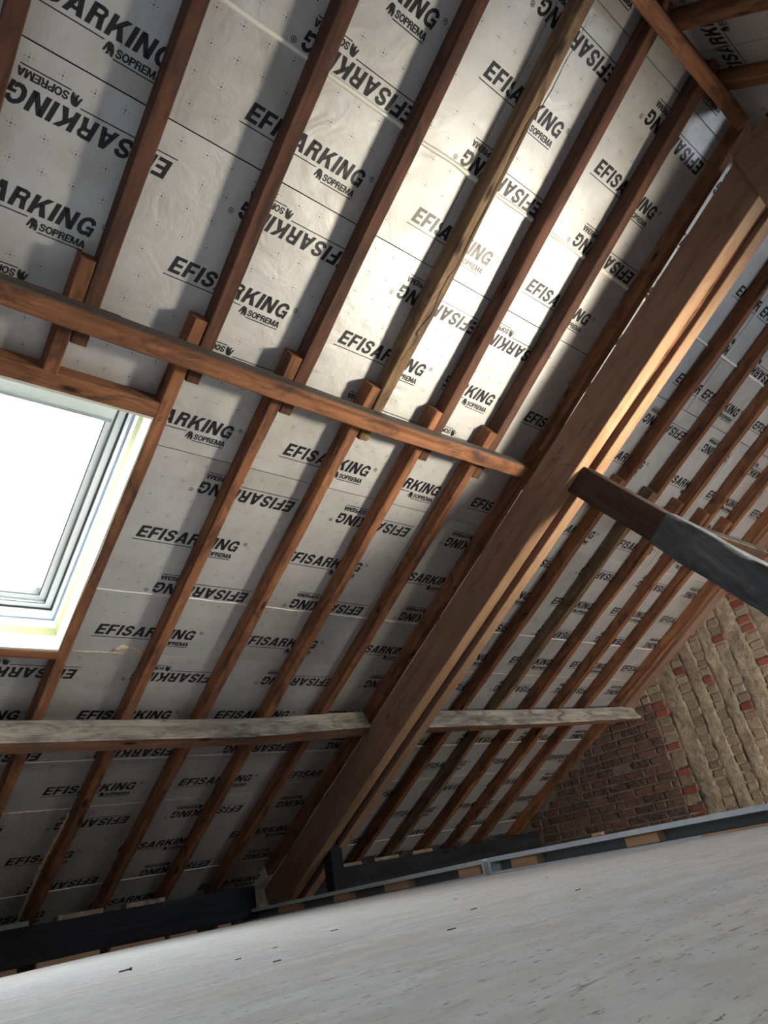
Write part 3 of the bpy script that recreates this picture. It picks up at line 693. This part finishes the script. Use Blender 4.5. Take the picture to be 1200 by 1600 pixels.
# ------------------------------------------------------------------ wall plates and eaves
tag(timber('wall_plate', (-2.49, 5.205, 0.125), (2.90, 5.205, 0.125), (0, 0, -1), 0.20, 0.205, M['plate'], wav=0.006), 'blackened wall plate beam at the eaves left of the truss', 'wall plate')
tag(timber('wall_plate', (3.26, 5.16, 0.135), (6.28, 5.16, 0.150), (0, 0, -1), 0.20, 0.16, M['plate'], wav=0.008), 'blackened wall plate beam at the eaves right of the post', 'wall plate')
for a, b_, z0, lb in ((1.05, 1.35, 0.122, 'dark grey filling piece on the wall plate at the far left'), (1.52, 1.80, 0.122, 'left one of the two pale filling pieces on the wall plate left of the truss'),
                      (1.95, 2.22, 0.122, 'right one of the two pale filling pieces on the wall plate left of the truss'), (3.72, 3.96, 0.135, 'grey filling piece on the wall plate just right of the black post'),
                      (4.10, 4.38, 0.138, 'grey filling piece on the wall plate in the second bay right of the post'), (4.55, 4.80, 0.141, 'small grey filling piece on the wall plate in the third bay right of the post')):
    tag(obj('filling_piece', *boxes([(a, b_, 5.14, 5.24, z0, z0 + 0.032)]), M['steel_dark'] if 'dark' in lb else M['plaster']), lb, 'filling')
for i, (a, b_, y) in enumerate(((0.7, 1.30, 5.16), (1.40, 1.77, 5.13), (1.84, 2.20, 5.14), (2.24, 2.44, 5.15), (2.60, 2.70, 5.15))):
    o = timber('packing_board', (a, y, -0.062), (b_, y, -0.066), (0, 0, -1), 0.05, 0.09, M['block'], wav=0.003)
    tag(o, ('orange packing board under the wall plate at the far left', 'longest orange packing board under the wall plate', 'middle orange packing board under the wall plate', 'short orange packing piece under the wall plate', 'small packing piece under the wall plate beside the steel')[i], 'board', 'packing boards under the wall plate')

# ------------------------------------------------------------------ steel channel beside the deck with timber noggings
def channel(y0, y1, z0, z1, label):
    r = empty('steel_channel', None, Matrix.Translation((2.92, (y0 + y1) / 2, (z0 + z1) / 2)))
    L = y1 - y0; p = Matrix.Identity(4)
    def q(name, x0, x1, a0, a1, m):
        dz = (z1 - z0)
        V = [(x0, y0, z0 + a0), (x1, y0, z0 + a0), (x1, y0, z0 + a1), (x0, y0, z0 + a1), (x0, y1, z1 + a0), (x1, y1, z1 + a0), (x1, y1, z1 + a1), (x0, y1, z1 + a1)]
        return obj(name, V, [(0, 1, 2, 3), (4, 7, 6, 5), (0, 4, 5, 1), (1, 5, 6, 2), (2, 6, 7, 3), (3, 7, 4, 0)], m, r)
    q('top_flange', 2.862, 2.945, -0.008, 0.0, M['steel']); q('flange_lip', 2.860, 2.866, -0.021, 0.0, M['steel']); q('web', 2.936, 2.944, -0.066, -0.008, M['steel_dark']); q('bottom_flange', 2.862, 2.945, -0.076, -0.066, M['steel'])
    tag(r, label, 'steel beam'); return r
channel(2.72, 5.40, 0.0, -0.028, 'thin grey steel channel running from the truss foot to the splice plate')
channel(0.2, 2.66, -0.006, 0.001, 'pale blue galvanised steel channel at the right beyond the deck edge')
sp = obj('splice_plate', *boxes([(2.858, 2.935, 2.66, 2.672, -0.074, 0.0), (2.858, 2.935, 2.708, 2.72, -0.074, 0.0)]), M['steel']); tag(sp, 'upright galvanised end plates bolted together between the two steel channels', 'steel plate')
V, F = [], []
for k in range(6): V.append((2.915 + 0.011 * math.cos(k * math.pi / 3), 2.645, -0.045 + 0.011 * math.sin(k * math.pi / 3)))
for k in range(6): V.append((2.915 + 0.011 * math.cos(k * math.pi / 3), 2.660, -0.045 + 0.011 * math.sin(k * math.pi / 3)))
F = [tuple(range(6)), tuple(range(6, 12))] + [(k, (k + 1) % 6, 6 + (k + 1) % 6, 6 + k) for k in range(6)]
obj('bolt', V, F, M['steel'], sp)
bl = [(0.556, 0.546), (0.637, 0.605), (0.734, 0.706), (0.863, 0.81), (1.045, 0.987), (1.215, 1.135), (1.69, 1.545), (2.62, 2.34)]
names = ['small darker timber block in the steel channel nearest the truss foot', 'timber block in the steel channel, second from the truss foot', 'narrow timber block in the steel channel just right of the black post', 'timber block in the steel channel, third left of the splice plate side', 'pale timber block left of the steel splice plate', 'pale timber block right of the steel splice plate', 'largest pale timber block in the steel channel under the brick gable', 'pale timber block cut by the right edge of the picture']
names[3] = 'timber block in the steel channel midway between black post and splice plate'
for (r1, r0), lb in zip(bl, names):
    y1, y0 = 2.875 / r0, 2.875 / r1
    z = -0.012 - 0.028 * max(0, (y0 - 2.72) / 2.68)
    o = timber('joist_block', (2.903, y0, z), (2.903, y1, z), (0, 0, -1), 0.058, 0.053, M['block'], wav=0.001, cham=0.002)
    tag(o, lb, 'timber block', 'timber blocks in the steel channel')
tag(timber('timber_offcut', (2.90, 1.98, 0.002), (2.90, 2.03, 0.002), (0, 0, 1), 0.03, 0.012, M['block'], wav=0.001, cham=0.001), 'tiny pale offcut lying on top of the steel channel', 'wood chip')
tag(timber('timber_batten', (2.80, 0.9, ZD + 0.0), (2.755, 1.45, ZD + 0.0), (0, 0, 1), 0.02, 0.007, M['block'], wav=0.001, cham=0.001), 'thin pale batten lying on the deck edge at the right', 'batten')

# ------------------------------------------------------------------ foam, cracks, small things
def foam(pts, r, label, seed=0):
    """irregular bead along (u, v) points on the board face"""
    V, F = [], []; q = 7; P = []
    for (a, b_) in zip(pts, pts[1:]):
        n = max(2, int(math.dist(a, b_) / 0.018))
        P += [(a[0] + (b_[0] - a[0]) * i / n, a[1] + (b_[1] - a[1]) * i / n) for i in range(n)]
    P.append(pts[-1])
    for i, (u, v) in enumerate(P):
        a = P[max(0, i - 1)]; b_ = P[min(len(P) - 1, i + 1)]; dx, dy = b_[0] - a[0], b_[1] - a[1]; l = math.hypot(dx, dy); nx, ny = -dy / l, dx / l
        rr_ = r * (0.75 + 0.9 * noise.noise(Vector((i * 0.7, seed, 0)))); rr_ = max(rr_, r * 0.35)
        off = r * 0.6 * noise.noise(Vector((i * 0.35, seed, 9)))
        for k in range(q):
            an = math.pi * k / (q - 1); V.append(sl_local(u + nx * (rr_ * math.cos(an) + off), v + ny * (rr_ * math.cos(an) + off), D0 - 0.9 * rr_ * math.sin(an) - 0.0005))
    for i in range(len(P) - 1):
        for k in range(q - 1): x = i * q + k; F.append((x, x + 1, x + q + 1, x + q))
    F += [tuple(range(q)), tuple((len(P) - 1) * q + k for k in range(q))]
    return tag(obj('foam_bead', V, F, M['foam'], None, BW, smooth=True), label, 'foam bead')
foam([(1.0, 2.404), (1.18, 2.400), (1.30, 2.405), (1.395, 2.400)], 0.004, 'thin tan foam line in the joint right of the window trimmer', 1)
foam([(1.20, 2.385), (1.24, 2.358), (1.30, 2.362), (1.36, 2.395), (1.395, 2.405)], 0.014, 'lumpy tan foam blob hanging from the joint near the window', 2)
foam([(1.43, 2.404), (2.25, 2.404)], 0.0022, 'fine pale foam line in the joint between the third and fifth rafters', 3)
foam([(0.98, 3.612), (1.385, 3.612)], 0.0055, 'tan foam line along the horizontal joint at the lower left', 4)
foam([(1.365, 3.66), (1.345, 4.1), (1.35, 4.5), (1.36, 4.76)], 0.016, 'long upright tan foam bead running down beside a rafter at the lower left', 5)
foam([(1.43, 3.612), (1.84, 3.612)], 0.003, 'pale foam line in the lower joint between two rafters', 6)
foam([(1.87, 3.612), (2.7, 3.612)], 0.0018, 'very fine pale foam line in the lower joint near the truss', 7)
foam([(3.7, 1.205), (4.75, 1.205)], 0.0028, 'fine pale foam line right of the truss below the strut', 8)
foam([(4.8, 1.205), (5.9, 1.205)], 0.0035, 'shiny pale joint line near the gable below the strut', 9)
foam([(3.7, 2.402), (6.0, 2.402)], 0.0032, 'pale joint line above the right grey purlin', 10)
foam([(3.4, 3.612), (5.9, 3.612)], 0.003, 'pale joint line below the right grey purlin', 11)
foam([(4.4, -0.02), (5.05, 0.005), (5.07, 0.12)], 0.004, 'shiny foil tape corner between the rafters at the upper right', 12)
# long crack in the greyed rafter side is part of its bump; screw on the deck
def screw(loc, ang, label):
    V, F = [], []; L = 0.036; q = 8
    prof = [(0, 0.0032), (0.0015, 0.0034), (0.004, 0.0014)] + [(0.004 + 0.0012 * i, 0.0013 + 0.0004 * (i % 2)) for i in range(1, 22)] + [(L, 0.0001)]
    for x, r in prof:
        for k in range(q): V.append((x, r * math.cos(2 * math.pi * k / q), r * math.sin(2 * math.pi * k / q)))
    for i in range(len(prof) - 1):
        for k in range(q): a = i * q + k; b_ = i * q + (k + 1) % q; F.append((a, b_, b_ + q, a + q))
    F.append(tuple(range(q)))
    o = obj('screw', V, F, M['rust'], None, Matrix.Translation(loc) @ Matrix.Rotation(ang, 4, 'Z'))
    return tag(o, label, 'screw')
screw((0.617, 1.60, ZD + 0.0034), math.radians(206), 'dark screw lying on the pale deck')
# wood chips on the deck
chips = [(0.62, 1.17), (0.72, 1.22), (0.90, 1.30), (0.56, 0.95), (0.95, 0.95), (1.30, 1.35), (1.05, 0.80), (0.70, 0.75), (1.6, 1.3), (1.35, 0.9), (0.86, 1.75), (0.45, 1.30), (1.9, 1.9), (1.15, 1.9), (0.55, 0.62), (0.80, 0.60), (1.55, 0.95)]
for i, (x, y) in enumerate(chips[:9]):
    a = random.uniform(-0.5, 0.5); L = random.uniform(0.006, 0.016)
    o = timber('wood_chip', (x, y, ZD), (x + L * math.cos(a), y + L * math.sin(a), ZD), (0, 0, 1), 0.003, 0.0012, M['rafter'], wav=0.0005, cham=0.0003, seg=3)
    tag(o, 'tiny dark wood splinter lying on the pale deck', 'wood chip', 'splinters scattered on the deck')
